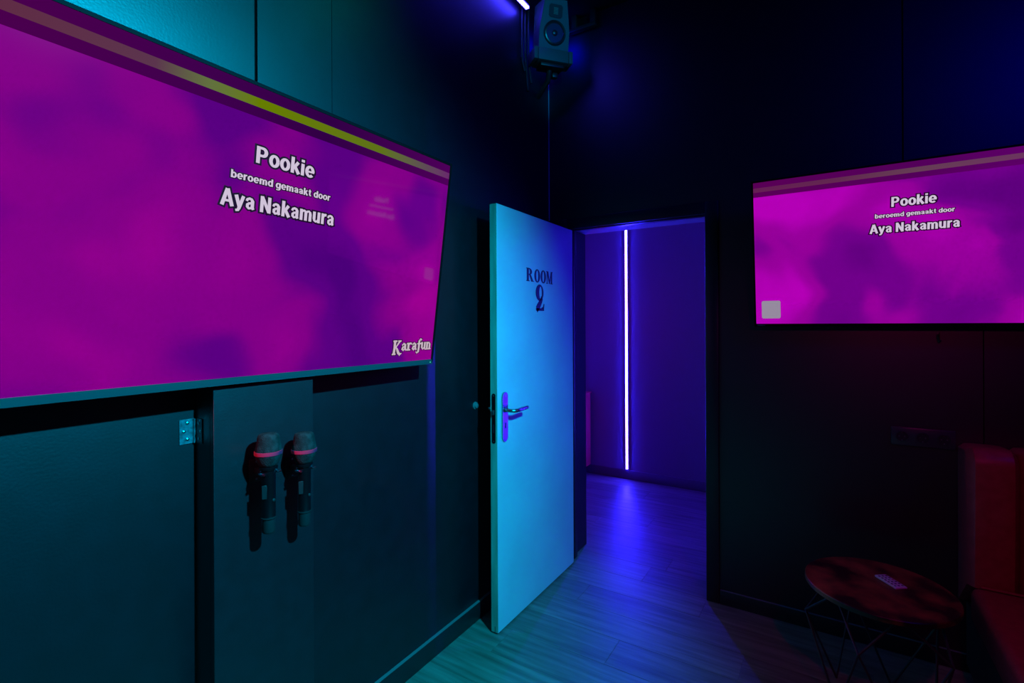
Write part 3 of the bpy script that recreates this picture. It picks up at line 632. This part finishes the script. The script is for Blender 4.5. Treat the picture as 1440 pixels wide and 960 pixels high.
# ------------------------------------------------------------------ socket and hook on the right wall
sk = empty('wall_socket', (1.8185, -0.0002, 0.957)); tag(sk, 'black triple power socket on the wall above the round table', 'socket')
box('plate', -0.109, 0.109, -0.011, 0.0, -0.040, 0.040, 'socket', sk, 0.004)
for k in range(3):
    xx = -0.071 + k * 0.071
    rg = lathe('outlet_ring', [(0.0195, -0.001), (0.0205, 0.003), (0.0225, 0.003), (0.0235, -0.001)], 'socket', sk, 28, 'Y', (xx, -0.011, 0))
    lathe('outlet_well', [(0.0195, 0.0), (0.0195, 0.0008), (0, 0.0008)], 'blackplastic', rg, 24, 'Y', (0, 0, 0))
    for s in (-1, 1):
        lathe('pin_hole', [(0.0028, 0.0008), (0.0028, 0.0016), (0, 0.0016)], 'steel', rg, 10, 'Y', (s * 0.0095, 0, 0))
    for s in (-1, 1): box('earth_clip', -0.002, 0.002, -0.0030, -0.0008, s * 0.0165 - 0.002, s * 0.0165 + 0.002, 'steel', rg)
hk = empty('wall_hook', (1.872, 0, 1.385)); tag(hk, 'tiny black hook on the wall under the smaller television', 'hook')
box('plate', -0.006, 0.006, -0.004, 0.0, 0.0, 0.030, 'blackplastic', hk, 0.001)
tube('hook', [(0, -0.004, 0.016), (0, -0.012, 0.006), (0, -0.013, -0.006), (0.003, -0.018, -0.012), (0.006, -0.024, -0.006)], 0.0035, 'blackplastic', hk, 8)

# ------------------------------------------------------------------ sofa
so = empty('sofa', (1.94, -0.4, 0)); tag(so, 'burgundy leather bench sofa with channelled back against the wall', 'sofa')
so.location = (0, 0, 0)
SX0, SX1 = 1.935, 3.435
box('base', SX0 + 0.02, SX1 - 0.02, -0.78, -0.02, 0.04, 0.30, 'sofabase', so, 0.004)
for xx in (SX0 + 0.10, SX1 - 0.10):
    for yy in (-0.72, -0.08):
        lathe('foot', [(0.018, 0.0), (0.022, 0.04)], 'sofabase', so, 14, 'Z', (xx, yy, 0))
box('seat_cushion', SX0, SX1, -0.83, -0.19, 0.30, 0.437, 'leather', so, 0.028, 5)
n = 10; cw = (SX1 - SX0) / n
def channel(x0, x1):
    bm = bmesh.new(); prof = [(-0.012, 0.30), (-0.012, 0.955)]
    prof += [(-0.150 + 0.0 - 0.062 * math.sin(a), 0.905 + 0.062 * math.cos(a)) for a in [PI / 2 * k / 6 for k in range(7)]]
    prof += [(-0.205, 0.62), (-0.195, 0.43)]
    nx = 8; rows = []
    for i in range(nx + 1):
        s = -1 + 2 * i / nx; puff = math.sqrt(max(0, 1 - abs(s) ** 5)); x = (x0 + x1) / 2 + s * (x1 - x0) / 2
        rows.append([bm.verts.new((x, yy + (0.030 * (1 - puff) if yy < -0.1 else 0), zz - (0.020 * (1 - puff) if zz > 0.9 else 0))) for yy, zz in prof])
    m_ = len(prof)
    for A, B in zip(rows, rows[1:]):
        for j in range(m_): bm.faces.new((A[j], A[(j + 1) % m_], B[(j + 1) % m_], B[j]))
    bm.faces.new(rows[0]); bm.faces.new(rows[-1][::-1])
    return link('back_channel', bm, 'leather', so, True)
for k in range(n): channel(SX0 - 0.003 + k * cw, SX0 - 0.003 + (k + 1) * cw - 0.002)
tube('piping', [(SX0 + 0.03, -0.204, 0.441), (SX1 - 0.03, -0.204, 0.441)], 0.005, 'leather', so, 8)

# ------------------------------------------------------------------ side table and remote
st = empty('side_table', (1.632, -0.44, 0)); tag(st, 'round side table with mottled brown top and black wire base', 'side table')
lathe('table_top', [(0.0, 0.440), (0.234, 0.440), (0.240, 0.443), (0.240, 0.457), (0.237, 0.460), (0, 0.460)], 'tabletop', st, 64)
ring = [(0.17 * math.cos(2 * PI * k / 40), 0.17 * math.sin(2 * PI * k / 40), 0.434) for k in range(41)]
tube('top_ring', ring, 0.005, 'wire', st, 8)
P4 = 5
def node(ang, r, z): return (r * math.cos(R(ang)), r * math.sin(R(ang)), z)
for k in range(P4):
    m = node(180 + 72 * k, 0.238, 0.30)
    for da in (-36, 36):
        tube('wire_bar', [node(180 + 72 * k + da, 0.17, 0.434), m], 0.0042, 'wire', st, 8)
        tube('wire_bar', [m, node(180 + 72 * k + da, 0.165, 0.006)], 0.0042, 'wire', st, 8)
rm = empty('remote_control', (1.6735, -0.389, 0.4605), (0, 0, R(-53))); tag(rm, 'small white remote control lying on the round table', 'remote')
box('body', -0.050, 0.050, -0.0235, 0.0235, 0, 0.008, 'remote', rm, 0.003, 3)
for r_ in range(6):
    for c_ in range(3):
        mm = 'redbutton' if (r_, c_) == (2, 2) else ('greenbutton' if (r_, c_) in ((5, 0), (2, 1)) else 'button')
        lathe('button', [(0.0042, 0), (0.0042, 0.0008), (0.003, 0.0014), (0, 0.0014)], mm, rm, 10, 'Z', (-0.036 + r_ * 0.0145, -0.0145 + c_ * 0.0145, 0.0078))
